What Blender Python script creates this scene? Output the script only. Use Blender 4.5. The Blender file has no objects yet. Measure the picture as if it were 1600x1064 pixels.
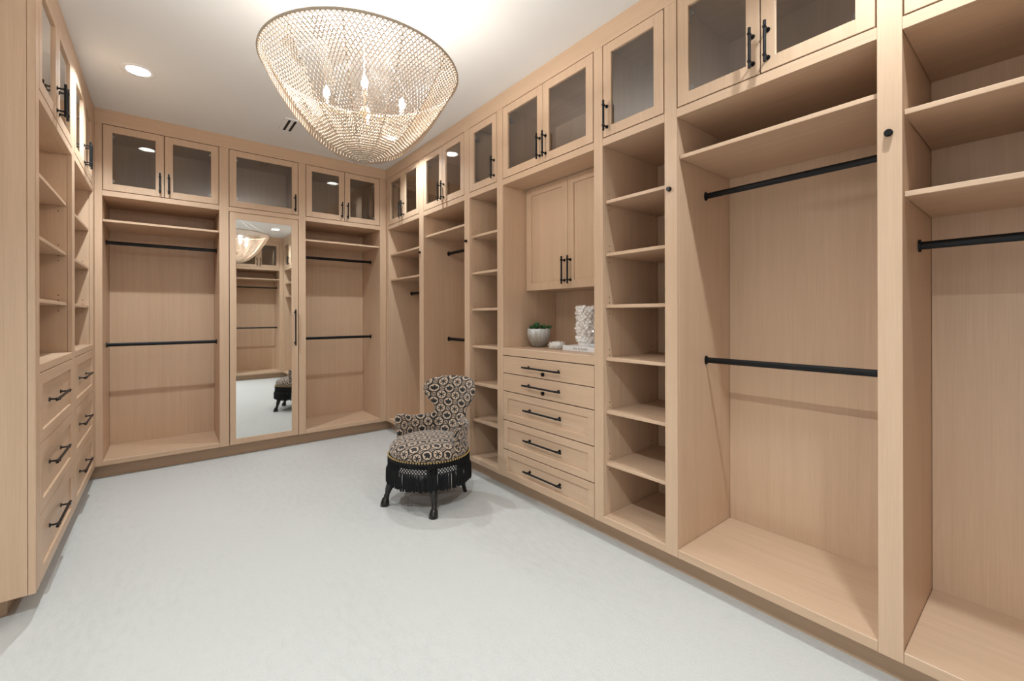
import bpy, bmesh, math, random
from mathutils import Vector, Matrix
C = bpy.context.scene.collection
PI = math.pi
random.seed(7)
sc = bpy.context.scene

# ------------------------------------------------------------------ camera, light, exposure
XL, XR, YB, YF = -0.451, 2.0197, 4.889, -0.77     # cabinet faces
DEP = 0.57                                          # depth of the cabinets
ZC = 3.05                                           # ceiling
cd = bpy.data.cameras.new('camera'); cam = bpy.data.objects.new('camera', cd); C.objects.link(cam)
cd.sensor_fit = 'HORIZONTAL'; cd.sensor_width = 36.0; cd.lens = 677.84 / 1600 * 36.0
cd.shift_x = 0.0; cd.shift_y = (493.76 - 532) / 1600; cd.clip_start = 0.02
yaw, roll = 0.674, 0.0025
cam.matrix_world = (Matrix.Translation((0, 0, 1.3345)) @ Matrix.Rotation(-yaw, 4, 'Z')
                    @ Matrix.Rotation(PI / 2, 4, 'X') @ Matrix.Rotation(-roll, 4, 'Z'))
sc.camera = cam
w = bpy.data.worlds.new('world'); sc.world = w; w.use_nodes = True
w.node_tree.nodes['Background'].inputs[0].default_value = (1, .95, .9, 1)
w.node_tree.nodes['Background'].inputs[1].default_value = 0.0
sc.view_settings.view_transform = 'Standard'; sc.view_settings.look = 'None'
sc.view_settings.gamma = 1.0; sc.view_settings.use_curve_mapping = False
sc.view_settings.exposure = 0.28
sc.cycles.max_bounces = 10; sc.cycles.diffuse_bounces = 4; sc.cycles.transparent_max_bounces = 24
sc.cycles.sample_clamp_indirect = 6.0
LIGHT_COL = (0.86, 0.955, 1.0)
DOWNLIGHT_W, BULB_W = (30.0, 18.0, 24.0, 64.0), 7.8
LIGHTS = [(-0.145, 3.985), (1.69, 3.985), (1.69, 0.21), (-0.145, 0.21)]
CH = Vector((0.789, 2.182, 2.561))                  # chandelier rim centre

# ------------------------------------------------------------------ materials
def new_mat(name):
    m = bpy.data.materials.new(name); m.use_nodes = True
    nt = m.node_tree; b = nt.nodes['Principled BSDF']
    return m, nt, b
def plain(name, col, rough=.5, metal=0.0, noise=0.0, nscale=30.0, bump=0.0, spec=.5):
    m, nt, b = new_mat(name)
    b.inputs['Base Color'].default_value = (*col, 1); b.inputs['Roughness'].default_value = rough
    b.inputs['Metallic'].default_value = metal; b.inputs['Specular IOR Level'].default_value = spec
    if noise or bump:
        tc = nt.nodes.new('ShaderNodeTexCoord'); n = nt.nodes.new('ShaderNodeTexNoise')
        n.inputs['Scale'].default_value = nscale; n.inputs['Detail'].default_value = 3
        nt.links.new(tc.outputs['Object'], n.inputs['Vector'])
        if noise:
            r = nt.nodes.new('ShaderNodeMapRange'); r.inputs[3].default_value = 1 - noise; r.inputs[4].default_value = 1 + noise
            nt.links.new(n.outputs['Fac'], r.inputs[0])
            v = nt.nodes.new('ShaderNodeVectorMath'); v.operation = 'SCALE'; v.inputs[0].default_value = col
            nt.links.new(r.outputs[0], v.inputs['Scale']); nt.links.new(v.outputs[0], b.inputs['Base Color'])
        if bump:
            bp = nt.nodes.new('ShaderNodeBump'); bp.inputs['Strength'].default_value = bump; bp.inputs['Distance'].default_value = .004
            nt.links.new(n.outputs['Fac'], bp.inputs['Height']); nt.links.new(bp.outputs[0], b.inputs['Normal'])
    return m
def wood(name, axis, dark=(0.53, 0.355, 0.230), light=(0.63, 0.435, 0.297), rough=.42):
    m, nt, b = new_mat(name)
    tc = nt.nodes.new('ShaderNodeTexCoord'); oi = nt.nodes.new('ShaderNodeObjectInfo')
    off = nt.nodes.new('ShaderNodeVectorMath'); off.operation = 'SCALE'; off.inputs[0].default_value = (13.7, 9.1, 5.3)
    nt.links.new(oi.outputs['Random'], off.inputs['Scale'])
    ad = nt.nodes.new('ShaderNodeVectorMath'); ad.operation = 'ADD'
    nt.links.new(tc.outputs['Object'], ad.inputs[0]); nt.links.new(off.outputs[0], ad.inputs[1])
    def lay(across, along, detail, dist):
        mp = nt.nodes.new('ShaderNodeMapping')
        s = [across] * 3; s['xyz'.index(axis)] = along
        mp.inputs['Scale'].default_value = s
        n = nt.nodes.new('ShaderNodeTexNoise'); n.inputs['Scale'].default_value = 1.0
        n.inputs['Detail'].default_value = detail; n.inputs['Distortion'].default_value = dist
        nt.links.new(ad.outputs[0], mp.inputs[0]); nt.links.new(mp.outputs[0], n.inputs['Vector'])
        return n
    fine = lay(210, 5.0, 3, .2); mid = lay(30, .8, 3, .6); wide = lay(5, .5, 2, .2)
    def mul(n, k):
        q = nt.nodes.new('ShaderNodeMath'); q.operation = 'MULTIPLY'; q.inputs[1].default_value = k
        nt.links.new(n.outputs['Fac'], q.inputs[0]); return q
    a = mul(fine, .42); c = mul(mid, .38); d = mul(wide, .28)
    s1 = nt.nodes.new('ShaderNodeMath'); s1.operation = 'ADD'; nt.links.new(a.outputs[0], s1.inputs[0]); nt.links.new(c.outputs[0], s1.inputs[1])
    s2 = nt.nodes.new('ShaderNodeMath'); s2.operation = 'ADD'; nt.links.new(s1.outputs[0], s2.inputs[0]); nt.links.new(d.outputs[0], s2.inputs[1])
    cr = nt.nodes.new('ShaderNodeValToRGB')
    cr.color_ramp.elements[0].position = .34; cr.color_ramp.elements[0].color = (*dark, 1)
    cr.color_ramp.elements[1].position = .70; cr.color_ramp.elements[1].color = (*light, 1)
    nt.links.new(s2.outputs[0], cr.inputs[0]); nt.links.new(cr.outputs[0], b.inputs['Base Color'])
    b.inputs['Roughness'].default_value = rough
    b.inputs['Specular IOR Level'].default_value = .45
    bp = nt.nodes.new('ShaderNodeBump'); bp.inputs['Strength'].default_value = .12; bp.inputs['Distance'].default_value = .001
    nt.links.new(fine.outputs['Fac'], bp.inputs['Height']); nt.links.new(bp.outputs[0], b.inputs['Normal'])
    return m
WZ = wood('oak_vertical_grain', 'z'); WX = wood('oak_horizontal_grain', 'x')
WB = wood('oak_base_board', 'x', (0.42, 0.28, 0.18), (0.50, 0.34, 0.225))
BLACK = plain('black_metal', (0.012, 0.012, 0.013), .38, .6)
DARKHOLE = plain('dark_hole', (0.02, 0.014, 0.01), .8)
STEEL = plain('hinge_steel', (0.45, 0.45, 0.44), .3, 1.0)
WHITEP = plain('white_paint', (0.78, 0.77, 0.755), .7, noise=.015, nscale=3, bump=.02)
WHITEM = plain('white_metal', (.8, .78, .74), .4)
MIRROR = plain('mirror', (0.86, 0.88, 0.87), .02, 1.0)
def glass():
    m, nt, b = new_mat('smoked_glass'); nt.nodes.remove(b)
    out = [n for n in nt.nodes if n.type == 'OUTPUT_MATERIAL'][0]
    tr = nt.nodes.new('ShaderNodeBsdfTransparent'); tr.inputs[0].default_value = (.87, .87, .85, 1)
    gl = nt.nodes.new('ShaderNodeBsdfGlossy'); gl.inputs['Roughness'].default_value = .02; gl.inputs[0].default_value = (1, 1, 1, 1)
    fr = nt.nodes.new('ShaderNodeFresnel'); fr.inputs[0].default_value = 1.55
    mx = nt.nodes.new('ShaderNodeMixShader')
    ge = nt.nodes.new('ShaderNodeNewGeometry'); iv = nt.nodes.new('ShaderNodeMath'); iv.operation = 'SUBTRACT'; iv.inputs[0].default_value = 1.0; nt.links.new(ge.outputs['Backfacing'], iv.inputs[1])
    ml = nt.nodes.new('ShaderNodeMath'); ml.operation = 'MULTIPLY'; nt.links.new(fr.outputs[0], ml.inputs[0]); nt.links.new(iv.outputs[0], ml.inputs[1])
    m2 = nt.nodes.new('ShaderNodeMath'); m2.operation = 'MULTIPLY'; m2.use_clamp = True; m2.inputs[1].default_value = 1.6; nt.links.new(ml.outputs[0], m2.inputs[0])
    nt.links.new(m2.outputs[0], mx.inputs[0]); nt.links.new(tr.outputs[0], mx.inputs[1]); nt.links.new(gl.outputs[0], mx.inputs[2])
    nt.links.new(mx.outputs[0], out.inputs[0]); return m
GLASS = glass()
def carpet_mat():
    m, nt, b = new_mat('cut_pile_carpet')
    tc = nt.nodes.new('ShaderNodeTexCoord')
    def nz(s, d, sx=1):
        mp = nt.nodes.new('ShaderNodeMapping'); mp.inputs['Scale'].default_value = (s, s * sx, s)
        n = nt.nodes.new('ShaderNodeTexNoise'); n.inputs['Scale'].default_value = 1; n.inputs['Detail'].default_value = d
        nt.links.new(tc.outputs['Object'], mp.inputs[0]); nt.links.new(mp.outputs[0], n.inputs[0]); return n
    a = nz(170, 3); c = nz(.9, 2, .45); e = nz(34, 4, .35)
    s = nt.nodes.new('ShaderNodeMath'); s.operation = 'MULTIPLY_ADD'; s.inputs[1].default_value = .55
    nt.links.new(a.outputs['Fac'], s.inputs[0]); nt.links.new(c.outputs['Fac'], s.inputs[2])
    s2 = nt.nodes.new('ShaderNodeMath'); s2.operation = 'MULTIPLY_ADD'; s2.inputs[1].default_value = .45
    nt.links.new(e.outputs['Fac'], s2.inputs[0]); nt.links.new(s.outputs[0], s2.inputs[2])
    cr = nt.nodes.new('ShaderNodeValToRGB')
    cr.color_ramp.elements[0].position = .62; cr.color_ramp.elements[0].color = (0.470, 0.457, 0.433, 1)
    cr.color_ramp.elements[1].position = 1.38; cr.color_ramp.elements[1].color = (0.555, 0.542, 0.517, 1)
    nt.links.new(s2.outputs[0], cr.inputs[0]); nt.links.new(cr.outputs[0], b.inputs['Base Color'])
    b.inputs['Roughness'].default_value = .95; b.inputs['Specular IOR Level'].default_value = .1
    bp = nt.nodes.new('ShaderNodeBump'); bp.inputs['Strength'].default_value = .8; bp.inputs['Distance'].default_value = .004
    nt.links.new(a.outputs['Fac'], bp.inputs['Height']); nt.links.new(bp.outputs[0], b.inputs['Normal'])
    return m
CARPET = carpet_mat()
def emit(name, col, s):
    m, nt, b = new_mat(name)
    b.inputs['Base Color'].default_value = (.9, .9, .9, 1)
    b.inputs['Emission Color'].default_value = (*col, 1); b.inputs['Emission Strength'].default_value = s
    return m
LENS = emit('lit_lens', (1, .97, .93), 12)
BULB = emit('lit_bulb', (1, .95, .88), 25)

# ------------------------------------------------------------------ mesh helpers
def bm_new(): return bmesh.new()
def box(bm, x0, x1, y0, y1, z0, z1, bev=0.0):
    t = bmesh.new()
    bmesh.ops.create_cube(t, size=1.0)
    for v in t.verts:
        v.co = Vector(((x0 + x1) / 2 + v.co.x * (x1 - x0), (y0 + y1) / 2 + v.co.y * (y1 - y0), (z0 + z1) / 2 + v.co.z * (z1 - z0)))
    if bev:
        bmesh.ops.bevel(t, geom=t.edges[:], offset=bev, segments=1, affect='EDGES')
    merge(bm, t)
def merge(bm, t):
    me = bpy.data.meshes.new('tmp'); t.to_mesh(me); t.free(); bm.from_mesh(me); bpy.data.meshes.remove(me)
def tube(bm, pts, rad, n=12, cap=True):
    """sweep a circle along points; rad a number or a list"""
    pts = [Vector(p) for p in pts]; R = rad if isinstance(rad, (list, tuple)) else [rad] * len(pts)
    rings = []; up = None
    for i, p in enumerate(pts):
        d = (pts[min(i + 1, len(pts) - 1)] - pts[max(i - 1, 0)]).normalized()
        if up is None:
            up = d.orthogonal().normalized()
        up = (up - d * up.dot(d)).normalized(); sd = d.cross(up)
        rings.append([bm.verts.new(p + (up * math.cos(a) + sd * math.sin(a)) * R[i]) for a in [2 * PI * k / n for k in range(n)]])
    for a, b in zip(rings, rings[1:]):
        for k in range(n):
            bm.faces.new((a[k], a[(k + 1) % n], b[(k + 1) % n], b[k]))
    if cap:
        bm.faces.new(rings[0][::-1]); bm.faces.new(rings[-1])
def lathe(bm, prof, n=32, c=(0, 0), cap=True, wob=None):
    rings = []
    for r, z in prof:
        rings.append([bm.verts.new((c[0] + (r * (wob(a, z) if wob else 1)) * math.cos(a), c[1] + (r * (wob(a, z) if wob else 1)) * math.sin(a), z)) for a in [2 * PI * k / n for k in range(n)]])
    for a, b in zip(rings, rings[1:]):
        for k in range(n):
            bm.faces.new((a[k], a[(k + 1) % n], b[(k + 1) % n], b[k]))
    if cap:
        bm.faces.new(rings[0][::-1]); bm.faces.new(rings[-1])
def obj(name, bm, mat, parent=None, smooth=False, loc=None, kind=None, label=None):
    bmesh.ops.recalc_face_normals(bm, faces=bm.faces[:])
    me = bpy.data.meshes.new(name); bm.to_mesh(me); bm.free()
    for m in (mat if isinstance(mat, (list, tuple)) else [mat]): me.materials.append(m)
    if smooth:
        for p in me.polygons: p.use_smooth = True
    o = bpy.data.objects.new(name, me); C.objects.link(o)
    if parent: o.parent = parent
    if loc: o.location = loc
    if kind: o['kind'] = kind
    if label: o['label'] = label
    return o
def bobj(name, dims, mat, parent=None, bev=.0012, **k):
    bm = bm_new(); box(bm, *dims, bev=bev); return obj(name, bm, mat, parent, **k)
def thing(name, label, cat, loc=(0, 0, 0), rz=0.0, group=None):
    o = bpy.data.objects.new(name, None); C.objects.link(o); o.location = loc; o.rotation_euler = (0, 0, rz)
    o.empty_display_size = .1
    o['label'] = label; o['category'] = cat
    if group: o['group'] = group
    return o
def struct(name, dims, mat, bev=0.0):
    o = bobj(name, dims, mat, None, bev); o['kind'] = 'structure'; return o

# ------------------------------------------------------------------ room shell
XW0, XW1, YW0, YW1 = XL - .62, XR + .60, YF - .60, YB + .60
struct('floor', (XW0, XW1, YW0, YW1, -.1, 0), CARPET)
ceil = struct('ceiling', (XW0, XW1, YW0, YW1, ZC, ZC + .1), WHITEP)
def cut_holes(o, spots, rad):
    bm = bmesh.new()
    for x, y in spots:
        t = bmesh.new(); bmesh.ops.create_cone(t, cap_ends=True, segments=40, radius1=rad, radius2=rad, depth=.3)
        for v in t.verts: v.co += Vector((x, y, ZC + .05))
        merge(bm, t)
    me = bpy.data.meshes.new('cutter'); bm.to_mesh(me); bm.free(); c = bpy.data.objects.new('cutter', me); C.objects.link(c)
    md_ = o.modifiers.new('b', 'BOOLEAN'); md_.operation = 'DIFFERENCE'; md_.object = c; md_.solver = 'EXACT'
    bpy.context.view_layer.update()
    nm = bpy.data.meshes.new_from_object(o.evaluated_get(bpy.context.evaluated_depsgraph_get()))
    o.modifiers.clear(); o.data = nm; bpy.data.objects.remove(c)
cut_holes(ceil, LIGHTS, .066)
struct('wall_left', (XW0 - .1, XW0, YW0 - .1, YW1 + .1, -.1, ZC + .1), WHITEP)
struct('wall_right', (XW1, XW1 + .1, YW0 - .1, YW1 + .1, -.1, ZC + .1), WHITEP)
struct('wall_back', (XW0, XW1, YW1, YW1 + .1, -.1, ZC + .1), WHITEP)
struct('wall_front', (XW0, XW1, YW0 - .1, YW0, -.1, ZC + .1), WHITEP)
bm = bm_new(); box(bm, XW0, 1.06, YW0, YF, 0, ZC)
o = obj('wall_front.001', bm, WHITEP); o['kind'] = 'structure'

# wall frames: local x runs left to right as seen from the room, local y goes into the cabinet
class Wall:
    def __init__(s, ox, oy, rz): s.o = Vector((ox, oy, 0)); s.rz = rz; s.M = Matrix.Rotation(rz, 4, 'Z')
    def at(s, u, v=0, z=0): return s.o + s.M @ Vector((u, v, z))
W_BACK = Wall(0, YB, 0); W_RIGHT = Wall(XR, 0, -PI / 2); W_LEFT = Wall(XL, 0, PI / 2); W_FRONT = Wall(0, YF, PI)
def wall_struct(name, W, dims, mat, bev=0.0):
    o = bobj(name, dims, mat, None, bev); o.location = W.o; o.rotation_euler = (0, 0, W.rz); o['kind'] = 'structure'; return o
Z0, ZE, ZD, ZDR, ZB = 0.11, 0.151, 2.336, 2.380, 2.9296
wall_struct('trim_1', W_BACK, (XL, XR, .001, .03, ZB, ZC), WX)
wall_struct('trim_2', W_RIGHT, (-YB, -YF, .001, .03, ZB, ZC), WX)
wall_struct('trim_3', W_LEFT, (2.8435, YB, .001, .03, ZB, ZC), WX)
wall_struct('trim_4', W_FRONT, (-XR, -1.075, .001, .03, ZB, ZC), WX)
wall_struct('baseboard_back', W_BACK, (XL - .075, XR + .075, .075, .093, 0, Z0), WB)
wall_struct('baseboard_right', W_RIGHT, (-YB - .075, -YF + .075, .075, .093, 0, Z0), WB)
wall_struct('baseboard_left', W_LEFT, (2.95, YB + .075, .105, .123, 0, Z0), WB)
wall_struct('baseboard_left.001', W_LEFT, (2.932, 2.95, .105, .60, 0, Z0), WB)
wall_struct('baseboard_front', W_FRONT, (-XR - .075, -1.075, .075, .093, 0, Z0), WB)

# ------------------------------------------------------------------ cabinet parts (all in unit coordinates)
def pull(parent, x, z, L, vertical=True, v=0.0, lock=False):
    bm = bm_new(); r = .0066; off = .034
    if vertical:
        tube(bm, [(x, v - off, z - L / 2), (x, v - off, z + L / 2)], r, 12)
        ps = [(x, z - L / 2 + .028), (x, z + L / 2 - .028)]
    else:
        tube(bm, [(x - L / 2, v - off, z), (x + L / 2, v - off, z)], r, 12)
        ps = [(x - L / 2 + .04, z), (x + L / 2 - .04, z)]
    for px, pz in ps:
        tube(bm, [(px, v - off, pz), (px, v - .004, pz)], .0046, 10)
        tube(bm, [(px, v - .005, pz), (px, v + .001, pz)], .0105, 14)
        tube(bm, [(px, v - off - .0075, pz), (px, v - off + .0075, pz)], .0072, 12)
    o = obj('handle', bm, BLACK, parent, smooth=False)
    if lock:
        bm = bm_new(); tube(bm, [(x, v + .001, z - .034), (x, v - .012, z - .034)], .0135, 20); tube(bm, [(x, v - .012, z - .034), (x, v - .016, z - .034)], .009, 16)
        obj('lock', bm, BLACK, parent)
    return o
def frame_panel(x0, x1, z0, z1, v0, v1, fw, bevel=.0012):
    """four rails of a framed door"""
    bm = bm_new()
    box(bm, x0, x0 + fw, v0, v1, z0, z1, bevel); box(bm, x1 - fw, x1, v0, v1, z0, z1, bevel)
    return bm
def glass_door(root, x0, x1, hside, hinge=True):
    z0, z1, fw = ZDR + .005, ZB - .006, .057
    bm = frame_panel(x0, x1, z0, z1, -.001, .019, fw)
    box(bm, x0 + fw - .001, x1 - fw + .001, -.001, .019, z0, z0 + fw, .0012); box(bm, x0 + fw - .001, x1 - fw + .001, -.001, .019, z1 - fw, z1, .0012)
    d = obj('door', bm, WZ, root)
    bm = bm_new(); e, q, a, b = .0065, .012, .0205, .0275
    box(bm, x0 - e, x0 + q, a, b, z0 - .004, z1 + e); box(bm, x1 - q, x1 + e, a, b, z0 - .004, z1 + e)
    box(bm, x0 + q, x1 - q, a, b, z1 - q, z1 + e); box(bm, x0 + q, x1 - q, a, b, z0 - .004, z0 + q)
    obj('gap_light_blocker', bm, WZ, root)  # added strips hidden behind the door, block interior light so its gaps read dark
    bobj('pane', (x0 + fw - .004, x1 - fw + .004, .009, .013, z0 + fw - .004, z1 - fw + .004), GLASS, d, bev=0)
    hx = x1 - .028 if hside > 0 else x0 + .028
    pull(d, hx, 2.498, .175)
    if hinge:
        ex = x0 + .02 if hside > 0 else x1 - .02; s = 1 if hside > 0 else -1
        for hz in (z0 + .085, z1 - .085):
            bm = bm_new(); tube(bm, [(ex + s * .03, .019, hz), (ex + s * .03, .031, hz)], .017, 14); box(bm, min(ex, ex + s * .05), max(ex, ex + s * .05), .026, .036, hz - .009, hz + .009)
            box(bm, min(ex - s * .02, ex + s * .006), max(ex - s * .02, ex + s * .006), .026, .085, hz - .010, hz + .010)
            obj('hinge', bm, STEEL, d)
    return d
def shaker(root, name, x0, x1, z0, z1, fw, v=0.0, mat=None, depth=.019):
    bm = frame_panel(x0, x1, z0, z1, v - .001, v + depth, fw)
    box(bm, x0 + fw - .001, x1 - fw + .001, v - .001, v + depth, z0, z0 + fw, .0012); box(bm, x0 + fw - .001, x1 - fw + .001, v - .001, v + depth, z1 - fw, z1, .0012)
    d = obj(name, bm, mat or WZ, root)
    bobj('panel', (x0 + fw - .004, x1 - fw + .004, v + .009, v + .016, z0 + fw - .004, z1 - fw + .004), mat or WZ, d, bev=0)
    return d
def board(root, name, dims, mat, **k): return bobj(name, dims, mat, root, **k)
def unit(W, u0, u1, label, cat='cabinet', name='closet_cabinet', group=None, stile=(0, 0), doors=2, shelves=(), rods=(), pins=False,
         valet=None, hand=1, bottom_z=ZE, deck_mid=True, end=(0, 0), dep=DEP, split=None):
    """u0,u1 = clear opening in wall coordinates; stile=(left width, right width) of the face strips that belong to the unit"""
    Wd = u1 - u0
    root = thing(name, label, cat, W.at(u0, 0, 0), W.rz, group)
    g = .0185
    zt = ZB + .02
    pl = board(root, 'side_panel', (-g, -.001, .022, dep + .012, Z0, zt), WZ)
    pr = board(root, 'side_panel', (Wd + .001, Wd + g, .022, dep + .012, Z0, zt), WZ)
    board(root, 'back_panel', (0, Wd, dep - .002, dep + .012, Z0, zt), WZ)
    if bottom_z: board(root, 'bottom_panel', (0, Wd, 0, dep - .002, Z0, bottom_z), WX, bev=.002)
    board(root, 'rail', (0, Wd, 0, .03, ZD, ZDR), WX)
    board(root, 'deck', (0, Wd, .03, dep - .002, ZD + .001, ZDR - .02), WX)
    board(root, 'top_panel', (0, Wd, .03, dep - .002, ZB + .002, zt), WX)
    if stile[0]: board(root, 'stile', (-stile[0], -.0003, 0, .021, Z0, ZB - .001), WZ)
    s2 = None
    if stile[1]: s2 = board(root, 'stile', (Wd + .0003, Wd + stile[1], 0, .021, Z0, ZB - .001), WZ)
    gp = .0055
    if doors == 2:
        mid = Wd / 2 if split is None else split
        glass_door(root, gp, mid - gp / 2, 1); glass_door(root, mid + gp / 2, Wd - gp, -1)
    elif doors == 1:
        glass_door(root, gp, Wd - gp, hand)
    for z in shelves:
        board(root, 'shelf', (.001, Wd - .001, .025, dep - .004, z - .019, z), WX, bev=.0015)
    for z, v in rods:
        rod(root, Wd, z, v)
    if pins:
        bm = bm_new()
        for x, s in ((0, 1), (Wd, -1)):
            for zs in pins:
                for k in (-.052, -.02, .012, .044):
                    for v in (.06, dep - .08):
                        tube(bm, [(x - s * .003, v, zs + k), (x + s * .0006, v, zs + k)], .0032, 6)
        obj('shelf_pin_hole', bm, DARKHOLE, root, kind='stuff')
    if valet is not None:
        bm = bm_new(); tube(bm, [(valet[0], .001, valet[1]), (valet[0], -.010, valet[1])], .0125, 20); tube(bm, [(valet[0], -.010, valet[1]), (valet[0], -.016, valet[1])], .0105, 20)
        obj('valet_knob', bm, BLACK, root)
    return root
def rod(root, Wd, z, v):
    bm = bm_new(); n = 18; rings = []
    for x in (.004, Wd - .004):
        rings.append([bm.verts.new((x, v + .0085 * math.cos(a), z + .0155 * math.sin(a))) for a in [2 * PI * k / n for k in range(n)]])
    for k in range(n): bm.faces.new((rings[0][k], rings[0][(k + 1) % n], rings[1][(k + 1) % n], rings[1][k]))
    r = obj('hanging_rod', bm, BLACK, root, smooth=True)
    for x0, x1 in ((0, .007), (Wd - .007, Wd)):
        bm = bm_new(); rr = []
        for x in (x0, x1): rr.append([bm.verts.new((x, v + .015 * math.cos(a), z + .024 * math.sin(a))) for a in [2 * PI * k / 20 for k in range(20)]])
        for k in range(20): bm.faces.new((rr[0][k], rr[0][(k + 1) % 20], rr[1][(k + 1) % 20], rr[1][k]))
        bm.faces.new(rr[0]); bm.faces.new(rr[1]); obj('rod_bracket', bm, BLACK, r)

RODV = .288
# ---- right wall (u = -y)
R = W_RIGHT
RS = 'right wall closet units'
unit(R, -4.820, -4.040, 'oak hanging cabinet in the far right corner, two shelves above one rod', group=RS,
     stile=(.068, .0935), shelves=(2.055, 1.765), rods=((1.607, RODV),), valet=(.780 + .022, 1.982))
unit(R, -3.946, -3.186, 'oak double-hang cabinet on the right wall directly behind the patterned chair', group=RS,
     stile=(0, .0805), shelves=(2.142,), rods=((1.985, RODV), (1.098, RODV)), valet=(.760 + .035, 1.978))
SH = (2.018, 1.706, 1.400, 1.087, 0.773, 0.465)
unit(R, -3.105, -2.713, 'narrow oak shelf tower between the patterned chair and the drawer unit', group=RS, cat='shelving unit', name='shelf_tower',
     stile=(0, .0725), doors=1, hand=1, shelves=SH, pins=SH)
unit(R, -1.667, -1.261, 'narrow oak shelf tower just right of the drawer unit, one glass door on top', group=RS, cat='shelving unit', name='shelf_tower',
     stile=(0, .0685), doors=1, hand=-1, shelves=SH, pins=SH, valet=(.406 + .028, 1.982))
unit(R, -1.192, -.403, 'large oak double-hang cabinet with two long rods, largest opening in the right foreground', group=RS,
     stile=(0, .0695), shelves=(2.150,), rods=((1.985, RODV), (1.092, RODV)), valet=(.789 + .033, 1.984))
unit(R, -.333, .700, 'oak hanging cabinet at the right edge of the photo, two shelves above one rod', group=RS,
     stile=(0, .069), shelves=(2.062, 1.772), rods=((1.605, RODV),))
# drawer unit R4
Wd = 2.640 - 1.735
dr = thing('dresser_cabinet', 'oak dresser unit with five drawers, display niche and pair of solid doors above', 'dresser', R.at(-2.640), R.rz, RS)
g = .0185; zt = ZB + .02
for x0, x1 in ((-g, -.001), (Wd + .001, Wd + g)): board(dr, 'side_panel', (x0, x1, .022, DEP + .012, Z0, zt), WZ)
board(dr, 'back_panel', (0, Wd, DEP - .002, DEP + .012, Z0, zt), WZ)
board(dr, 'bottom_panel', (0, Wd, .03, DEP - .002, Z0, .128), WX)
board(dr, 'rail', (0, Wd, 0, .03, ZD, ZDR), WX); board(dr, 'deck', (0, Wd, .03, DEP - .002, ZD + .001, ZDR - .02), WX)
board(dr, 'top_panel', (0, Wd, .03, DEP - .002, ZB + .002, zt), WX)
board(dr, 'stile', (Wd + .0003, Wd + .0675, 0, .021, Z0, ZB - .001), WZ)
mid = 2.640 - 2.186
glass_door(dr, .0055, mid - .0015, 1); glass_door(dr, mid + .0015, Wd - .0055, -1)
board(dr, 'countertop', (0, Wd, 0, DEP - .003, 1.037, 1.092), WX, bev=.002)
ys = [(.112, .321), (.325, .543), (.547, .763), (.767, .899), (.903, 1.032)]
for i, (z0, z1) in enumerate(ys):
    if i < 3:
        d = shaker(dr, 'drawer', .004, Wd - .004, z0 + .0015, z1 - .0015, .048, mat=WX)
    else:
        d = board(dr, 'drawer', (.003, Wd - .003, -.001, .019, z0 + .001, z1 - .001), WX)
    hz = [.221, .443, .658, .838, .967][i]
    pull(d, Wd / 2, hz, .38, False, v=(.009 if i < 3 else 0), lock=i > 2)
# recessed wall cabinet in the niche
V = .235
cz0, cz1, cm = 1.534, 2.334, 2.640 - 2.182
box_ = board(dr, 'wall_cabinet', (.002, Wd - .002, V + .021, DEP - .004, cz0, cz1), WZ)
for x0, x1, hs in ((.004, cm - .0015, 1), (cm + .0015, Wd - .004, -1)):
    d = shaker(dr, 'door', x0, x1, cz0, cz1, .058, v=V)
    pull(d, x1 - .028 if hs > 0 else x0 + .028, 1.664, .20, v=V)

# ---- back wall (u = x)
BS = 'back wall closet units'
B = W_BACK
unit(B, -.405, .396, 'oak double-hang cabinet left of the tall mirror door', group=BS, stile=(.046, .0745), shelves=(2.146,), rods=((1.987, RODV), (1.090, RODV)))
unit(B, 1.147, 1.947, 'oak double-hang cabinet right of the tall mirror door', group=BS, stile=(0, .072), shelves=(2.150,), rods=((1.989, RODV), (1.092, RODV)))
mc = thing('mirror_cabinet', 'oak cabinet with a full-height mirror door in the middle of the back wall', 'cabinet', B.at(.471), 0, BS)
Wd = 1.079 - .471
for x0, x1 in ((-g, -.001), (Wd + .001, Wd + g)): board(mc, 'side_panel', (x0, x1, .022, DEP + .012, Z0, zt), WZ)
board(mc, 'back_panel', (0, Wd, DEP - .002, DEP + .012, Z0, zt), WZ)
board(mc, 'bottom_panel', (0, Wd, .03, DEP - .002, Z0, .128), WX)
board(mc, 'rail', (0, Wd, 0, .03, ZD, ZDR), WX); board(mc, 'deck', (0, Wd, .03, DEP - .002, ZD + .001, ZDR - .02), WX)
board(mc, 'top_panel', (0, Wd, .03, DEP - .002, ZB + .002, zt), WX)
board(mc, 'stile', (Wd + .0003, Wd + .0675, 0, .021, Z0, ZB - .001), WZ)
glass_door(mc, .0055, Wd - .0055, 1)
bm = bm_new(); z0, z1 = .114, 2.332
box(bm, .0055, .055, -.001, .019, z0, z1, .0012); box(bm, Wd - .067, Wd - .0055, -.001, .019, z0, z1, .0012)
box(bm, .054, Wd - .066, -.001, .019, z0, .167, .0012); box(bm, .054, Wd - .066, -.001, .019, 2.268, z1, .0012)
md = obj('door', bm, WZ, mc)
bobj('mirror', (.052, Wd - .064, .005, .012, .164, 2.271), MIRROR, md, bev=0)
pull(md, Wd - .036, 1.222, .37)

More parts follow.
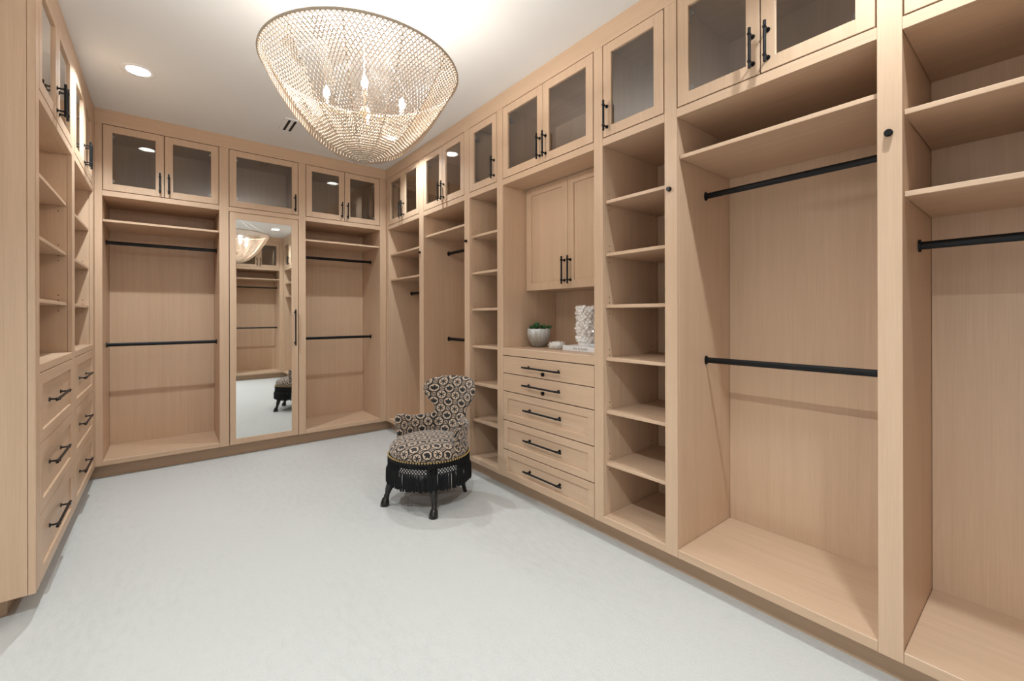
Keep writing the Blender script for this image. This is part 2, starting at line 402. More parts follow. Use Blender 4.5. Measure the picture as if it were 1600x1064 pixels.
# ---- left wall (u = y): drawers below, open shelves above
L = W_LEFT
LS = 'left wall closet units'
def left_unit(u0, u1, stile, label, px):
    W_ = u1 - u0
    r = unit(L, u0, u1, label, cat='shelving unit', name='drawer_shelf_unit', group=LS, stile=stile, bottom_z=None, shelves=(2.035, 1.731, 1.425), pins=(2.035, 1.731, 1.425))
    board(r, 'bottom_panel', (0, W_, .03, DEP - .002, Z0, .128), WX)
    board(r, 'ledge', (0, W_, 0, DEP - .003, 1.078, 1.118), WX, bev=.002)
    for i, (z0, z1) in enumerate(((.114, .422), (.426, .746), (.750, 1.074))):
        d = shaker(r, 'drawer', .003, W_ - .003, z0, z1, .056, mat=WX)
        pull(d, px - u0, (.284, .606, .920)[i], .38, False, v=.009)
    return r
left_unit(2.905, 3.800, (.0615, .0995), 'oak drawer and shelf unit at the left edge of the photo, the nearer of two', 3.32)
left_unit(3.900, 4.780, (0, .109), 'oak drawer and shelf unit in the left corner beside the back wall', 4.30)
ep = thing('end_panel', 'tall plain oak end panel closing the left cabinets at the left edge of the photo', 'panel', (XL, 2.825, 0))
board(ep, 'panel', (-.62, -.026, -.001, .018, Z0, ZC - .002), WZ)
board(ep, 'edge_strip', (-.0235, 0, -.001, .0, Z0, ZC - .002), WZ, bev=0)

# ---- front wall, seen in the mirror
unit(W_FRONT, -1.947, -1.147, 'oak double-hang cabinet seen only as a reflection in the tall mirror', stile=(.072, .072), shelves=(2.150,),
     rods=((1.970, RODV), (1.092, RODV)), valet=(.800 + .04, 2.03))

# ------------------------------------------------------------------ ceiling fixtures
for i, (x, y) in enumerate(LIGHTS):
    lab = ['white recessed ceiling light in the far left of the ceiling', 'recessed ceiling light over the far right corner, reflected in a glass door',
           'recessed ceiling light reflected at the top of the tall mirror', 'recessed ceiling light above the camera, outside the frame'][i]
    t = thing('recessed_light', lab, 'ceiling light', (x, y, ZC), 0, 'recessed ceiling lights')
    bm = bm_new()
    prof = [(.100, -.0005), (.098, -.004), (.084, -.006), (.070, -.004), (.065, .0)]
    lathe(bm, prof, 40, cap=False)
    obj('trim_ring', bm, WHITEP, t, smooth=True)
    bm = bm_new(); lathe(bm, [(.0645, -.002), (.058, .052), (.066, .056)], 40, cap=False); obj('baffle', bm, WHITEM, t, smooth=True)
    bm = bm_new(); lathe(bm, [(.058, .046), (.058, .052)], 32); obj('lens', bm, LENS, t)
    ld = bpy.data.lights.new('downlight', 'AREA'); ld.shape = 'DISK'; ld.size = .06; ld.energy = DOWNLIGHT_W[i]; ld.color = LIGHT_COL; ld.spread = math.radians(176)
    lo = bpy.data.objects.new('downlight', ld); C.objects.link(lo); lo.location = (x, y, ZC + .043); lo.parent = None
# air vent
vt = thing('ceiling_vent', 'white slotted air vent in the ceiling behind the chandelier', 'vent', (.879, 4.285, ZC), 0)
bm = bm_new()
hx, hy = .072, .155
slots = [(-.040, -.017), (.006, .029)]
xs = [-hx] + [v for s in slots for v in s] + [hx]
for k in range(0, len(xs), 2): box(bm, xs[k], xs[k + 1], -hy, hy, -.008, -.0005)
for s in slots:
    box(bm, s[0], s[1], -hy, -hy + .022, -.008, -.0005); box(bm, s[0], s[1], hy - .022, hy, -.008, -.0005)
obj('vent_plate', bm, WHITEP, vt)
for s in slots:
    bm = bm_new(); box(bm, s[0] - .001, s[1] + .001, -hy + .02, hy - .02, -.0025, -.0004); obj('slot', bm, DARKHOLE, vt)

# ------------------------------------------------------------------ chandelier
BEAD = None
def bead_mat():
    m, nt, b = new_mat('cream_beads')
    b.inputs['Base Color'].default_value = (.66, .52, .40, 1); b.inputs['Roughness'].default_value = .35
    out = [n for n in nt.nodes if n.type == 'OUTPUT_MATERIAL'][0]
    tl = nt.nodes.new('ShaderNodeBsdfTranslucent'); tl.inputs[0].default_value = (.78, .64, .50, 1)
    mx = nt.nodes.new('ShaderNodeMixShader'); mx.inputs[0].default_value = .18
    nt.links.new(b.outputs[0], mx.inputs[1]); nt.links.new(tl.outputs[0], mx.inputs[2]); nt.links.new(mx.outputs[0], out.inputs[0])
    return m
BEAD = bead_mat()
RIMM = plain('wrapped_rim', (.52, .42, .32), .7, noise=.15, nscale=90)
ch = thing('chandelier', 'large bowl-shaped beaded net chandelier hanging from the ceiling', 'chandelier', (CH.x, CH.y, ZC))
ZR = CH.z - ZC; RR = .467; DD = .446
PRO = [(0, .468), (.12, .445), (.25, .412), (.4, .369), (.55, .322), (.7, .264), (.82, .205), (.92, .135), (1, .004)]
def prof(s): return (tab_at(PRO, s - .03) + 2 * tab_at(PRO, s) + tab_at(PRO, s + .03)) / 4
def tab_at(tab, x):
    x = min(max(x, tab[0][0]), tab[-1][0])
    for (a, fa), (b, fb) in zip(tab, tab[1:]):
        if x <= b: return fa + (fb - fa) * (x - a) / (b - a)
    return tab[-1][1]
def net_point(phi, s, inner=0.0):
    r = prof(s)
    sag = abs(math.sin(phi * 6 - PI / 12 * 6))           # twelve gores, seams at multiples of 30 degrees
    sag = 1 - .045 * (abs(math.sin((phi) * 6)) ** 1.4) * min(1, s * 5 + .1)
    r = r * sag - inner
    return Vector((r * math.cos(phi), r * math.sin(phi), ZR - s * DD))
def strand_net(name, NA, rows, rad, inner=0.0, s1=.999):
    bm = bm_new()
    # arc-length-like spacing of rows
    ss = [0.0]; N = 400; cum = [0.0]; last = net_point(0, 0)
    for k in range(1, N + 1):
        p = net_point(0, s1 * k / N); cum.append(cum[-1] + (p - last).length); last = p
    def s_at(t):
        L_ = t * cum[-1]
        for k in range(1, N + 1):
            if cum[k] >= L_:
                f = (L_ - cum[k - 1]) / max(1e-9, cum[k] - cum[k - 1]); return s1 * (k - 1 + f) / N
        return s1
    lv = [s_at(j / rows) for j in range(rows + 1)]
    V = [[net_point(2 * PI * (i + .5 * (j % 2)) / NA, lv[j], inner) for i in range(NA)] for j in range(rows + 1)]
    for j in range(rows):
        for i in range(NA):
            for di in ((0, -1) if j % 2 == 0 else (0, 1)):
                a = V[j][i]; b = V[j + 1][(i + di) % NA]
                if (a - b).length < .0008: continue
                bead(bm, a, b, rad)
    return bm
def bead(bm, a, b, rad):
    d = b - a; L_ = d.length; d.normalize(); u = d.orthogonal().normalized(); w_ = d.cross(u)
    rr = min(rad, L_ * .3)
    A = bm.verts.new(a + d * L_ * .04); B = bm.verts.new(b - d * L_ * .04)
    r1 = [bm.verts.new(a + d * L_ * .13 + (u * math.cos(t) + w_ * math.sin(t)) * rr) for t in (0, PI * 2 / 3, PI * 4 / 3)]
    r2 = [bm.verts.new(a + d * L_ * .87 + (u * math.cos(t) + w_ * math.sin(t)) * rr) for t in (0, PI * 2 / 3, PI * 4 / 3)]
    for k in range(3):
        q = (k + 1) % 3
        bm.faces.new((A, r1[q], r1[k])); bm.faces.new((r1[k], r1[q], r2[q], r2[k])); bm.faces.new((B, r2[k], r2[q]))
def nobj(name, bm, mat, parent, kind=None):
    me = bpy.data.meshes.new(name); bm.to_mesh(me); bm.free(); me.materials.append(mat)
    for p in me.polygons: p.use_smooth = True
    o = bpy.data.objects.new(name, me); C.objects.link(o); o.parent = parent
    if kind: o['kind'] = kind
    return o
nobj('bead_net', strand_net('bead_net', 132, 44, .0026), BEAD, ch, 'stuff')
# ring that carries the net
bm = bm_new(); n = 96
pts = [Vector((RR * math.cos(2 * PI * k / n), RR * math.sin(2 * PI * k / n), ZR + .004)) for k in range(n)]
rings = []
for k, p in enumerate(pts):
    a = 2 * PI * k / n; rad_ = Vector((math.cos(a), math.sin(a), 0))
    rings.append([bm.verts.new(p + (rad_ * math.cos(t) + Vector((0, 0, 1)) * math.sin(t)) * .0065) for t in [2 * PI * q / 8 for q in range(8)]])
for k in range(n):
    a, b = rings[k], rings[(k + 1) % n]
    for q in range(8): bm.faces.new((a[q], a[(q + 1) % 8], b[(q + 1) % 8], b[q]))
obj('rim', bm, RIMM, ch, smooth=True)
# seams: strings of beads down the gores
for k in range(12):
    bm = bm_new(); ph = PI / 6 * k
    last = net_point(ph, 0)
    for j in range(1, 60):
        p = net_point(ph, .985 * j / 59)
        bead(bm, last, p, .0038); last = p
    nobj('seam', bm, BEAD, ch)
# bottom rosette, stem, cables, canopy, arms, bulbs
BRASS = plain('pale_brass', (.62, .52, .38), .3, .9)
bm = bm_new(); tube(bm, [(0, 0, -.02), (0, 0, ZR - .10)], .0035, 10); obj('stem', bm, WHITEM, ch, smooth=True)
bm = bm_new(); lathe(bm, [(.065, 0), (.065, -.012), (.05, -.022), (.012, -.028)], 32); obj('canopy', bm, WHITEM, ch, smooth=True)
bm = bm_new(); lathe(bm, [(.001, ZR - DD - .001), (.020, ZR - DD), (.022, ZR - DD + .006), (.001, ZR - DD + .007)], 20, cap=False); obj('bottom_cap', bm, RIMM, ch, smooth=True)
for k in range(6):
    a = PI / 3 * k + PI / 6; bm = bm_new()
    tube(bm, [(0.004, 0, -.20), (RR * math.cos(a), RR * math.sin(a), ZR + .006)], .0008, 5); obj('cable', bm, WHITEM, ch)
for k, (bx, by) in enumerate(((.621, 2.233), (.735, 2.027), (.963, 2.116), (.86, 2.334))):
    x, y = bx - CH.x, by - CH.y; zb = 2.42 - ZC
    bm = bm_new(); tube(bm, [(0, 0, zb - .05), (x * .5, y * .5, zb - .075), (x * .9, y * .9, zb - .07), (x, y, zb - .055), (x, y, zb - .035)], .004, 8); arm = obj('lamp_arm', bm, BRASS, ch, smooth=True)
    bm = bm_new(); lathe(bm, [(.011, zb - .045), (.011, zb - .015)], 16, (x, y)); obj('socket', bm, WHITEM, arm)
    bm = bm_new(); lathe(bm, [(.003, zb - .016), (.011, zb - .008), (.016, zb + .008), (.0165, zb + .018), (.012, zb + .032), (.005, zb + .045), (.001, zb + .052)], 16, (x, y)); bl = obj('bulb', bm, BULB, arm, smooth=True)
    ld = bpy.data.lights.new('bulb_light', 'POINT'); ld.energy = BULB_W; ld.color = (.98, .965, .92); ld.shadow_soft_size = .02
    lo = bpy.data.objects.new('bulb_light', ld); C.objects.link(lo); lo.location = (bx, by, 2.505)
bm = bm_new(); lathe(bm, [(.004, ZR - .16), (.016, ZR - .17), (.022, ZR - .19), (.012, ZR - .21), (.003, ZR - .22)], 16); obj('hub', bm, BRASS, ch, smooth=True)

# ------------------------------------------------------------------ the patterned chair
def fabric():
    m, nt, b = new_mat('monogram_velvet'); N = nt.nodes; Lk = nt.links
    uv = N.new('ShaderNodeUVMap'); uv.uv_map = 'UVMap'
    sx = N.new('ShaderNodeSeparateXYZ'); Lk.new(uv.outputs[0], sx.inputs[0])
    def M(op, a, b_=None, c=None):
        n = N.new('ShaderNodeMath'); n.operation = op
        for i, v in enumerate((a, b_, c)):
            if v is None: continue
            if isinstance(v, (int, float)): n.inputs[i].default_value = v
            else: Lk.new(v, n.inputs[i])
        return n.outputs[0]
    P = .109
    px = M('DIVIDE', sx.outputs[0], P); py = M('DIVIDE', sx.outputs[1], P * .96)
    def cell(o1, o2):
        return M('SUBTRACT', M('FRACT', M('ADD', px, o1)), .5), M('SUBTRACT', M('FRACT', M('ADD', py, o2)), .5)
    def length(x, y): return M('SQRT', M('ADD', M('MULTIPLY', x, x), M('MULTIPLY', y, y)))
    def octd(x, y):
        ax, ay = M('ABSOLUTE', x), M('ABSOLUTE', y)
        return M('MAXIMUM', M('MAXIMUM', ax, ay), M('MULTIPLY', M('ADD', ax, ay), .7071))
    def lt(a, v): return M('LESS_THAN', a, v)
    def gt(a, v): return M('GREATER_THAN', a, v)
    def ring(d, r, w_): return lt(M('ABSOLUTE', M('SUBTRACT', d, r)), w_)
    black = []
    ax, ay = cell(.5, .5); bx, by = cell(0.0, 0.0)
    for x, y in ((ax, ay), (bx, by)): black.append(ring(octd(x, y), .322, .036))
    # star
    th = M('ARCTAN2', ax, ay); st = M('ADD', .075, M('MULTIPLY', .165, M('POWER', M('ABSOLUTE', M('COSINE', M('MULTIPLY', th, 3.0))), 2.2)))
    black.append(lt(length(ax, ay), st))
    # bee
    def ell(x, y, cx, cy, rx, ry): return lt(length(M('DIVIDE', M('SUBTRACT', x, cx), rx), M('DIVIDE', M('SUBTRACT', y, cy), ry)), 1.0)
    black += [ell(bx, by, 0, -.03, .085, .17), ell(bx, by, 0, .14, .06, .065), ell(bx, by, -.125, .02, .105, .085), ell(bx, by, .125, .02, .105, .085), ell(bx, by, -.095, -.09, .08, .06), ell(bx, by, .095, -.09, .08, .06)]
    # paired facing letters
    for o in ((0.0, .5), (.5, 0.0)):
        x, y = cell(*o)
        for s in (-1, 1):
            qx = M('MULTIPLY', M('SUBTRACT', x, .092 * s), -s); qy = M('MULTIPLY', y, -s) if s > 0 else y
            d = length(qx, M('MULTIPLY', qy, .8))
            arc = ring(d, .070, .024)
            gap = M('MULTIPLY', gt(qx, .02), lt(M('ABSOLUTE', M('SUBTRACT', qy, .022)), .022))
            black.append(M('MULTIPLY', arc, M('SUBTRACT', 1.0, gap)))
            bar = M('MULTIPLY', M('MULTIPLY', gt(qx, .0), lt(qx, .075)), lt(M('ABSOLUTE', M('ADD', qy, .008)), .019))
            black.append(bar)
    t = black[0]
    for q in black[1:]: t = M('MAXIMUM', t, q)
    tc = N.new('ShaderNodeTexNoise'); tc.inputs['Scale'].default_value = 400; Lk.new(uv.outputs[0], tc.inputs[0])
    mx = N.new('ShaderNodeMix'); mx.data_type = 'RGBA'
    Lk.new(t, mx.inputs['Factor']); mx.inputs['A'].default_value = (.47, .345, .25, 1); mx.inputs['B'].default_value = (.008, .007, .007, 1)
    Lk.new(mx.outputs['Result'], b.inputs['Base Color']); b.inputs['Roughness'].default_value = .85
    b.inputs['Sheen Weight'].default_value = .25
    bp = N.new('ShaderNodeBump'); bp.inputs['Strength'].default_value = .25; bp.inputs['Distance'].default_value = .002
    h = M('ADD', t, M('MULTIPLY', tc.outputs['Fac'], .4)); Lk.new(h, bp.inputs['Height']); Lk.new(bp.outputs[0], b.inputs['Normal'])
    return m
FAB = fabric()
VEL = plain('black_fringe', (.006, .006, .007), .75, spec=.25)
EBON = plain('ebonised_wood', (.012, .010, .009), .22)
GOLD = plain('gold_braid', (.50, .34, .13), .4, .5)
ang = math.radians(114.8)
chair = thing('slipper_chair', 'low black and beige patterned upholstered chair with a black fringe, standing on the carpet', 'chair', (1.506, 2.86, 0), ang)
def grid_obj(name, P, UV, mat, parent, thick=None, sub=0, closed=False, levels=2):
    """P[i][j] points, UV same"""
    bm = bm_new(); uvl = bm.loops.layers.uv.new('UVMap')
    V = [[bm.verts.new(p) for p in col] for col in P]; n, m = len(P), len(P[0])
    for i in range(n - 1):
        for j in range(m - 1):
            f = bm.faces.new((V[i][j], V[i + 1][j], V[i + 1][j + 1], V[i][j + 1]))
            for l, (a, b) in zip(f.loops, ((i, j), (i + 1, j), (i + 1, j + 1), (i, j + 1))): l[uvl].uv = UV[a][b]
            f.smooth = True
    me = bpy.data.meshes.new(name); bm.to_mesh(me); bm.free(); me.materials.append(mat)
    o = bpy.data.objects.new(name, me); C.objects.link(o); o.parent = parent
    if thick:
        s = o.modifiers.new('s', 'SOLIDIFY'); s.thickness = thick; s.offset = 0.0
    if sub:
        s = o.modifiers.new('u', 'SUBSURF'); s.levels = sub; s.render_levels = sub
    return o
# seat: domed cushion
SR = .272
sp = [(SR * .55, .335), (SR * .93, .336), (SR, .345), (SR * 1.035, .372), (SR * 1.03, .398), (SR * .97, .422), (SR * .86, .440), (SR * .68, .455), (SR * .45, .464), (SR * .22, .468), (0.002, .469)]
n = 48; P = []; UVs = []
for k in range(n + 1):
    a = 2 * PI * k / n; ca, sa = math.cos(a), math.sin(a); col = []; uvc = []; rr = 0; acc = 0; prev = None
    prev = sp[-1]; ds = [0]
    for q in sp[::-1][1:]:
        ds.append(ds[-1] + math.hypot(q[0] - prev[0], q[1] - prev[1])); prev = q
    ds = ds[::-1]
    for (r, z), d_ in zip(sp, ds):
        col.append(Vector((r * ca * 1.02, r * sa, z))); uvc.append((d_ * ca, d_ * sa + .02))
    P.append(col); UVs.append(uvc)
grid_obj('seat', P, UVs, FAB, chair, sub=1)
bm = bm_new(); lathe(bm, [(.10, .30), (.262, .30), (.266, .345), (.10, .345)], 40); obj('seat_frame', bm, EBON, chair)
# back
def interp(tab, x):
    for (a, fa), (b, fb) in zip(tab, tab[1:]):
        if x <= b: return fa + (fb - fa) * (x - a) / (b - a)
    return tab[-1][1]
def smooth_tab(tab, x):
    return (interp(tab, x - .02) + interp(tab, x) * 2 + interp(tab, x + .02)) / 4
HW = [(.36, .170), (.46, .168), (.54, .152), (.59, .145), (.62, .150), (.65, .178), (.68, .210), (.71, .232), (.75, .243), (.79, .242), (.82, .230), (.845, .195), (.860, .13)]
zs = [.36, .42, .48, .54, .59, .62, .645, .67, .70, .735, .77, .80, .825, .845, .858]
us = [1, .985, .95, .9, .8, .65, .5, .33, .16]; us = [-u for u in us] + [0] + us[::-1]
HB = .0285
def hthick(u, z):
    e = math.sqrt(max(0, 1 - abs(u) ** 6)) * HB
    return e * math.sqrt(max(.0, 1 - (max(0, z - .822) / .0385) ** 2))
P = []; UVs = []; ul = 0; pu = None
for u in us:
    q = (u * .2, hthick(u, .6))
    if pu: ul += math.hypot(q[0] - pu[0], q[1] - pu[1])
    pu = q; col = []; uvc = []
    def pt(z, sgn):
        x = u * smooth_tab(HW, z)
        zz = z - .012 * u * u * max(0, (z - .78) / .08)
        yb = -.225 - .13 * (z - .36) / .5 + .95 * x * x + .35 * max(0, abs(x) - .15) * max(0, min(1, (z - .62) / .08))
        return Vector((x, yb + sgn * hthick(u, z), zz))
    ux = (ul - .235) * (smooth_tab(HW, .75) / .235)
    seq = [(z, 1) for z in zs + [.8605]] + [(z, -1) for z in (zs)[::-1]]
    acc = 0; prev = None
    for z, sgn in seq:
        p = pt(z, sgn)
        sc_x = smooth_tab(HW, z) / .243
        if prev is not None: acc += (p - prev).length
        prev = p; col.append(p); uvc.append((ux * sc_x * 1.0 + .056, (z * 1.03 if sgn > 0 else acc + .37)))
    P.append(col); UVs.append(uvc)
grid_obj('backrest', P, UVs, FAB, chair, sub=1)
# arms, sweeping round the seat from the back
for s in (1, -1):
    path = [(.12, -.215), (.16, -.190), (.195, -.152), (.222, -.108), (.238, -.062), (.245, -.018), (.246, .018)]
    top = [.575, .570, .562, .562, .578, .600, .596]
    path = path + [(.246, .038), (.2455, .049), (.245, .054)]; top = top + [.592, .586, .580]; th = [1] * 7 + [.86, .5, .04]
    P = []; UVs = []; acc = 0; prev = path[0]; HA = .026
    for k, ((x, y), tz) in enumerate(zip(path, top)):
        acc += math.hypot(x - prev[0], y - prev[1]) + (.008 if k > 7 else 0); prev = (x, y)
        a_, b_ = path[max(0, k - 1)], path[min(6, k + 1)] if k < 6 else path[k]
        tx, ty = (b_[0] - a_[0], b_[1] - a_[1]); l_ = math.hypot(tx, ty); nx, ny = ty / l_, -tx / l_     # outward normal
        h = HA * th[k]; col = []; uvc = []; v = 0; pp = None
        prof_ = [(-h, f) for f in (0, .2, .4, .6, .8)] + [(-h * .86, .9), (-h * .5, .97), (0, 1.0), (h * .6, .985), (h * 1.1, .93)] + [(h * 1.15, .85), (h, .7), (h, .5), (h, .25), (h, 0)]
        for off, f in prof_:
            z = .345 + (tz - .345) * f; lean = 1 + .10 * min(1, f) ** 2
            p = Vector((s * (x * lean + nx * off), y * (1 + .05 * f) + ny * off, z))
            if pp is not None: v += (p - pp).length
            pp = p; col.append(p); uvc.append((s * (acc + .12) + .056, .355 + v))
        P.append(col); UVs.append(uvc)
    if s < 0: P = P[::-1]; UVs = UVs[::-1]
    grid_obj('armrest', P, UVs, FAB, chair, sub=1)
# gold nail braid
bm = bm_new(); n = 92
for k in range(n):
    a = 2 * PI * k / n
    t = bmesh.new(); bmesh.ops.create_icosphere(t, subdivisions=1, radius=1)
    for v in t.verts:
        p = v.co; v.co = Vector(((SR * 1.035 + .004 + p.x * .006) * math.cos(a) * 1.02 - p.y * .0065 * math.sin(a), (SR * 1.035 + .004 + p.x * .006) * math.sin(a) + p.y * .0065 * math.cos(a), .352 + p.z * .0085))
    merge(bm, t)
obj('gold_nail_trim', bm, GOLD, chair, smooth=True, kind='stuff')
# fringe: braid band, open lattice, tassels
rnd = random.Random(3)
FR = SR * 1.035 + .006
def fp(a, z, dr=0): return Vector(((FR + dr) * 1.02 * math.cos(a), (FR + dr) * math.sin(a), z))
bm = bm_new(); lathe(bm, [(FR - .004, .330), (FR + .003, .331), (FR + .003, .349), (FR - .004, .350)], 64, cap=False); band = obj('fringe_band', bm, VEL, chair, smooth=True)
bm = bm_new(); NA = 84; zl = [.333, .321, .309, .297, .285, .273]
for j in range(len(zl) - 1):
    for i in range(NA):
        a0 = 2 * PI * (i + .5 * (j % 2)) / NA
        for d_ in (-.5, .5):
            tube(bm, [fp(a0, zl[j]), fp(a0 + 2 * PI * d_ / NA, zl[j + 1])], .0034, 4, cap=False)
for i in range(NA * 4):
    a0 = 2 * PI * (i + rnd.uniform(-.4, .4)) / (NA * 4)
    zb = .165 + rnd.uniform(-.008, .010); dr_ = rnd.uniform(-.004, .008)
    tube(bm, [fp(a0, .276, -.002), fp(a0 + rnd.uniform(-.006, .006), .25, .003 + dr_), fp(a0 + rnd.uniform(-.015, .015), zb, .004 + dr_)], [.0024, .0046, .0056], 5)
obj('tassel_fringe', bm, VEL, chair, kind='stuff')
# legs
for s in (1, -1):
    bm = bm_new()
    tube(bm, [(s * .150, .150, .335), (s * .158, .162, .27), (s * .172, .180, .21), (s * .186, .196, .16), (s * .198, .208, .11), (s * .205, .214, .075), (s * .207, .217, .066), (s * .208, .219, .058), (s * .210, .224, .045), (s * .211, .231, .018), (s * .211, .233, 0)],
         [.028, .029, .026, .028, .024, .016, .021, .017, .024, .030, .031], 16)
    obj('leg', bm, EBON, chair, smooth=True)
    bm = bm_new(); tube(bm, [(s * .135, -.155, .335), (s * .15, -.185, .15), (s * .166, -.225, 0)], [.024, .019, .014], 12)
    obj('leg', bm, EBON, chair, smooth=True)

# ------------------------------------------------------------------ things in the niche
CT = 1.0925
pot = thing('potted_succulent', 'small green succulent in a ribbed grey and white glazed pot on the dresser', 'plant', (2.285, 2.525, CT))
def pot_mat():
    m, nt, b = new_mat('drip_glaze')
    tc = nt.nodes.new('ShaderNodeTexCoord'); sp_ = nt.nodes.new('ShaderNodeSeparateXYZ'); nt.links.new(tc.outputs['Object'], sp_.inputs[0])
    mp = nt.nodes.new('ShaderNodeMapping'); mp.inputs['Scale'].default_value = (75, 75, 9)
    n = nt.nodes.new('ShaderNodeTexNoise'); n.inputs['Scale'].default_value = 1; n.inputs['Detail'].default_value = 3
    nt.links.new(tc.outputs['Object'], mp.inputs[0]); nt.links.new(mp.outputs[0], n.inputs[0])
    a = nt.nodes.new('ShaderNodeMath'); a.operation = 'MULTIPLY_ADD'; a.inputs[1].default_value = .16; nt.links.new(n.outputs['Fac'], a.inputs[0]); nt.links.new(sp_.outputs[2], a.inputs[2])
    cr = nt.nodes.new('ShaderNodeValToRGB'); e = cr.color_ramp.elements
    e[0].position = .10; e[0].color = (.27, .245, .21, 1); e[1].position = .225; e[1].color = (.68, .70, .71, 1)
    q = e.new(.16); q.color = (.40, .37, .33, 1)
    nt.links.new(a.outputs[0], cr.inputs[0]); nt.links.new(cr.outputs[0], b.inputs['Base Color']); b.inputs['Roughness'].default_value = .3
    return m
bm = bm_new()
lathe(bm, [(.04, 0), (.052, .002), (.072, .035), (.087, .075), (.090, .105), (.086, .140), (.080, .143), (.080, .130), (.05, .128), (.001, .128)], 72, cap=False,
      wob=lambda a, z: 1 + (.022 * abs(math.sin(a * 12)) if 0 < z < .139 else 0))
obj('pot', bm, pot_mat(), pot, smooth=True)
bm = bm_new(); lathe(bm, [(.001, .134), (.08, .134), (.08, .128)], 24, cap=False, wob=lambda a, z: 1 + .01 * math.sin(a * 9)); obj('soil', bm, plain('soil', (.22, .17, .13), .9, noise=.4, nscale=120), pot)
GR = plain('succulent_green', (.055, .17, .06), .45, noise=.35, nscale=25)
rnd = random.Random(5)
def leaf(bm, base, dirv, L_, w_, curl):
    d = dirv.normalized(); side = d.cross(Vector((0, 0, 1))).normalized(); up = side.cross(d)
    rows = []
    for f, wf in ((0, .45), (.3, .85), (.65, 1.0), (.88, .6), (1, .08)):
        c_ = base + d * L_ * f + up * curl * f * f
        t_ = .20 * w_ * (1 - f * .5)
        rows.append([bm.verts.new(c_ - side * w_ * wf), bm.verts.new(c_ + up * t_ * -.9), bm.verts.new(c_ + side * w_ * wf), bm.verts.new(c_ + up * t_)])
    for a, b in zip(rows, rows[1:]):
        for k in range(4): bm.faces.new((a[k], a[(k + 1) % 4], b[(k + 1) % 4], b[k]))
    bm.faces.new(rows[-1]); bm.faces.new(rows[0][::-1])
for rx, ry, rz_, n_, sc_ in ((-.025, .0, .14, 18, 1.0), (.03, -.03, .137, 14, .7), (.012, .038, .138, 14, .75), (-.052, .03, .136, 10, .6), (.055, .02, .136, 9, .6)):
    bm = bm_new()
    for k in range(n_):
        a = k * 2.399; el = .25 + 1.1 * k / n_
        d = Vector((math.cos(a) * math.cos(el), math.sin(a) * math.cos(el), math.sin(el)))
        leaf(bm, Vector((rx, ry, rz_)), d, sc_ * rnd.uniform(.05, .062), .011 * sc_, .012)
    obj('leaf_rosette', bm, GR, pot, smooth=True)
bm = bm_new()
for k in range(7): leaf(bm, Vector((.062, -.055, .135)), Vector((math.cos(k * .9), math.sin(k * .9), .8)), .045, .007, .01)
obj('leaf_rosette', bm, GR, pot, smooth=True)
WH = plain('white_coral', (.86, .83, .79), .6)
cor = thing('coral_box', 'small round white spiky coral ornament between the pot and the book', 'ornament', (2.262, 2.302, CT))
bm = bm_new(); lathe(bm, [(.036, 0), (.050, .002), (.053, .03), (.046, .042), (.001, .044)], 28); obj('body', bm, WH, cor, smooth=True)
bm = bm_new(); rnd = random.Random(9)
for k in range(230):
    a = rnd.uniform(0, 2 * PI); zz = rnd.uniform(.004, .044); r = .050 if zz < .036 else rnd.uniform(.0, .046)
    b_ = Vector((r * math.cos(a), r * math.sin(a), min(zz, .040))); d = Vector((math.cos(a) * (1 if zz < .036 else .5), math.sin(a) * (1 if zz < .036 else .5), .25 + (1.4 if zz > .03 else 0))).normalized()
    tube(bm, [b_, b_ + d * rnd.uniform(.010, .018)], [.0042, .0012], 5)
obj('coral_spike', bm, WH, cor, kind='stuff')
PAPER = plain('white_cover', (.82, .82, .82), .4); PAGES = plain('book_pages', (.72, .70, .66), .8)
bk = thing('book', 'thick white book lying flat with grey lettering on its spine, under the crystal vase', 'book', (2.2, 2.18, CT))
bm = bm_new(); box(bm, 0, .27, -.34, 0, 0, .003, .0006); box(bm, 0, .27, -.34, 0, .031, .034, .0006); box(bm, 0, .004, -.34, 0, .0025, .0315, .0006); obj('cover', bm, PAPER, bk)
bobj('page_block', (.004, .264, -.335, -.005, .003, .031), PAGES, bk, bev=0)
fc = bpy.data.curves.new('spine_lettering', 'FONT'); fc.body = 'Dior by Avedon'; fc.size = .0195; fc.extrude = .0003; fc.align_x = 'CENTER'; fc.align_y = 'CENTER'
fo = bpy.data.objects.new('spine_lettering', fc); C.objects.link(fo); fo.parent = bk
fo.location = (-.0004, -.168, .017); fo.rotation_euler = (PI / 2, 0, -PI / 2)
fc.materials.append(plain('grey_ink', (.13, .13, .14), .6))
bpy.context.view_layer.update()
tm = bpy.data.meshes.new_from_object(fo.evaluated_get(bpy.context.evaluated_depsgraph_get()))
fo2 = bpy.data.objects.new('lettering', tm); C.objects.link(fo2); fo2.parent = bk; fo2.location = fo.location; fo2.rotation_euler = fo.rotation_euler
bpy.data.objects.remove(fo)
sl = thing('glass_dish', 'small pale glass dish on the white book in front of the crystal vase', 'dish', (2.262, 1.915, CT + .034))
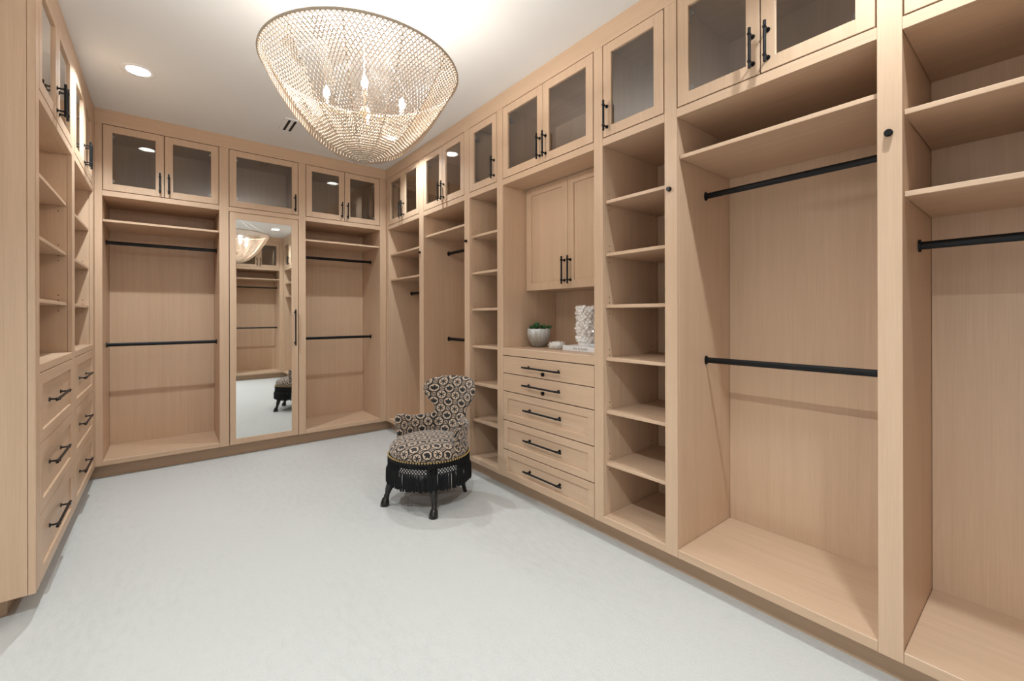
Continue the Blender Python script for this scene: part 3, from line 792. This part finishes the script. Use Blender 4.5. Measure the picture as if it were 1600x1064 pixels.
bm = bm_new(); lathe(bm, [(.0, 0), (.042, 0), (.052, .006), (.054, .020), (.050, .021), (.046, .010), (.001, .007)], 24, cap=False); obj('bowl', bm, plain('pale_glass', (.70, .76, .78), .1), sl, smooth=True)
cv = thing('crystal_vase', 'tall white rock crystal cylinder vase standing on the white book', 'vase', (2.345, 2.075, CT + .034))
def crystal_mat():
    m, nt, b = new_mat('rock_crystal')
    b.inputs['Base Color'].default_value = (.78, .70, .64, 1); b.inputs['Roughness'].default_value = .15; b.inputs['Specular IOR Level'].default_value = .7
    oi = nt.nodes.new('ShaderNodeObjectInfo'); cr = nt.nodes.new('ShaderNodeValToRGB')
    cr.color_ramp.elements[0].color = (.74, .66, .60, 1); cr.color_ramp.elements[1].color = (.93, .89, .86, 1)
    nt.links.new(oi.outputs['Random'], cr.inputs[0]); nt.links.new(cr.outputs[0], b.inputs['Base Color'])
    return m
CRY = crystal_mat()
bm = bm_new(); lathe(bm, [(.068, 0), (.068, .262), (.058, .262), (.058, .2)], 24, cap=False); bmesh.ops.create_circle(bm, cap_ends=True, radius=.068, segments=24); obj('cylinder', bm, CRY, cv)
meshes = []
rnd = random.Random(11)
for k in range(6):
    t = bmesh.new(); bmesh.ops.create_icosphere(t, subdivisions=1, radius=.017)
    for v in t.verts: v.co *= rnd.uniform(.75, 1.3)
    bmesh.ops.recalc_face_normals(t, faces=t.faces[:])
    me = bpy.data.meshes.new('crystal_chunk'); t.to_mesh(me); t.free(); me.materials.append(CRY); meshes.append(me)
for j in range(12):
    for i in range(15):
        a = 2 * PI * (i + .5 * (j % 2)) / 15 + rnd.uniform(-.08, .08)
        o = bpy.data.objects.new('crystal_chunk', meshes[rnd.randrange(6)]); C.objects.link(o); o.parent = cv
        r = .069 + rnd.uniform(-.004, .007)
        o.location = (r * math.cos(a), r * math.sin(a), .033 + .0211 * j + rnd.uniform(-.004, .004)); o.rotation_euler = (rnd.uniform(0, 6), rnd.uniform(0, 6), rnd.uniform(0, 6))
        s_ = rnd.uniform(.8, 1.15); o.scale = (s_, s_, s_)
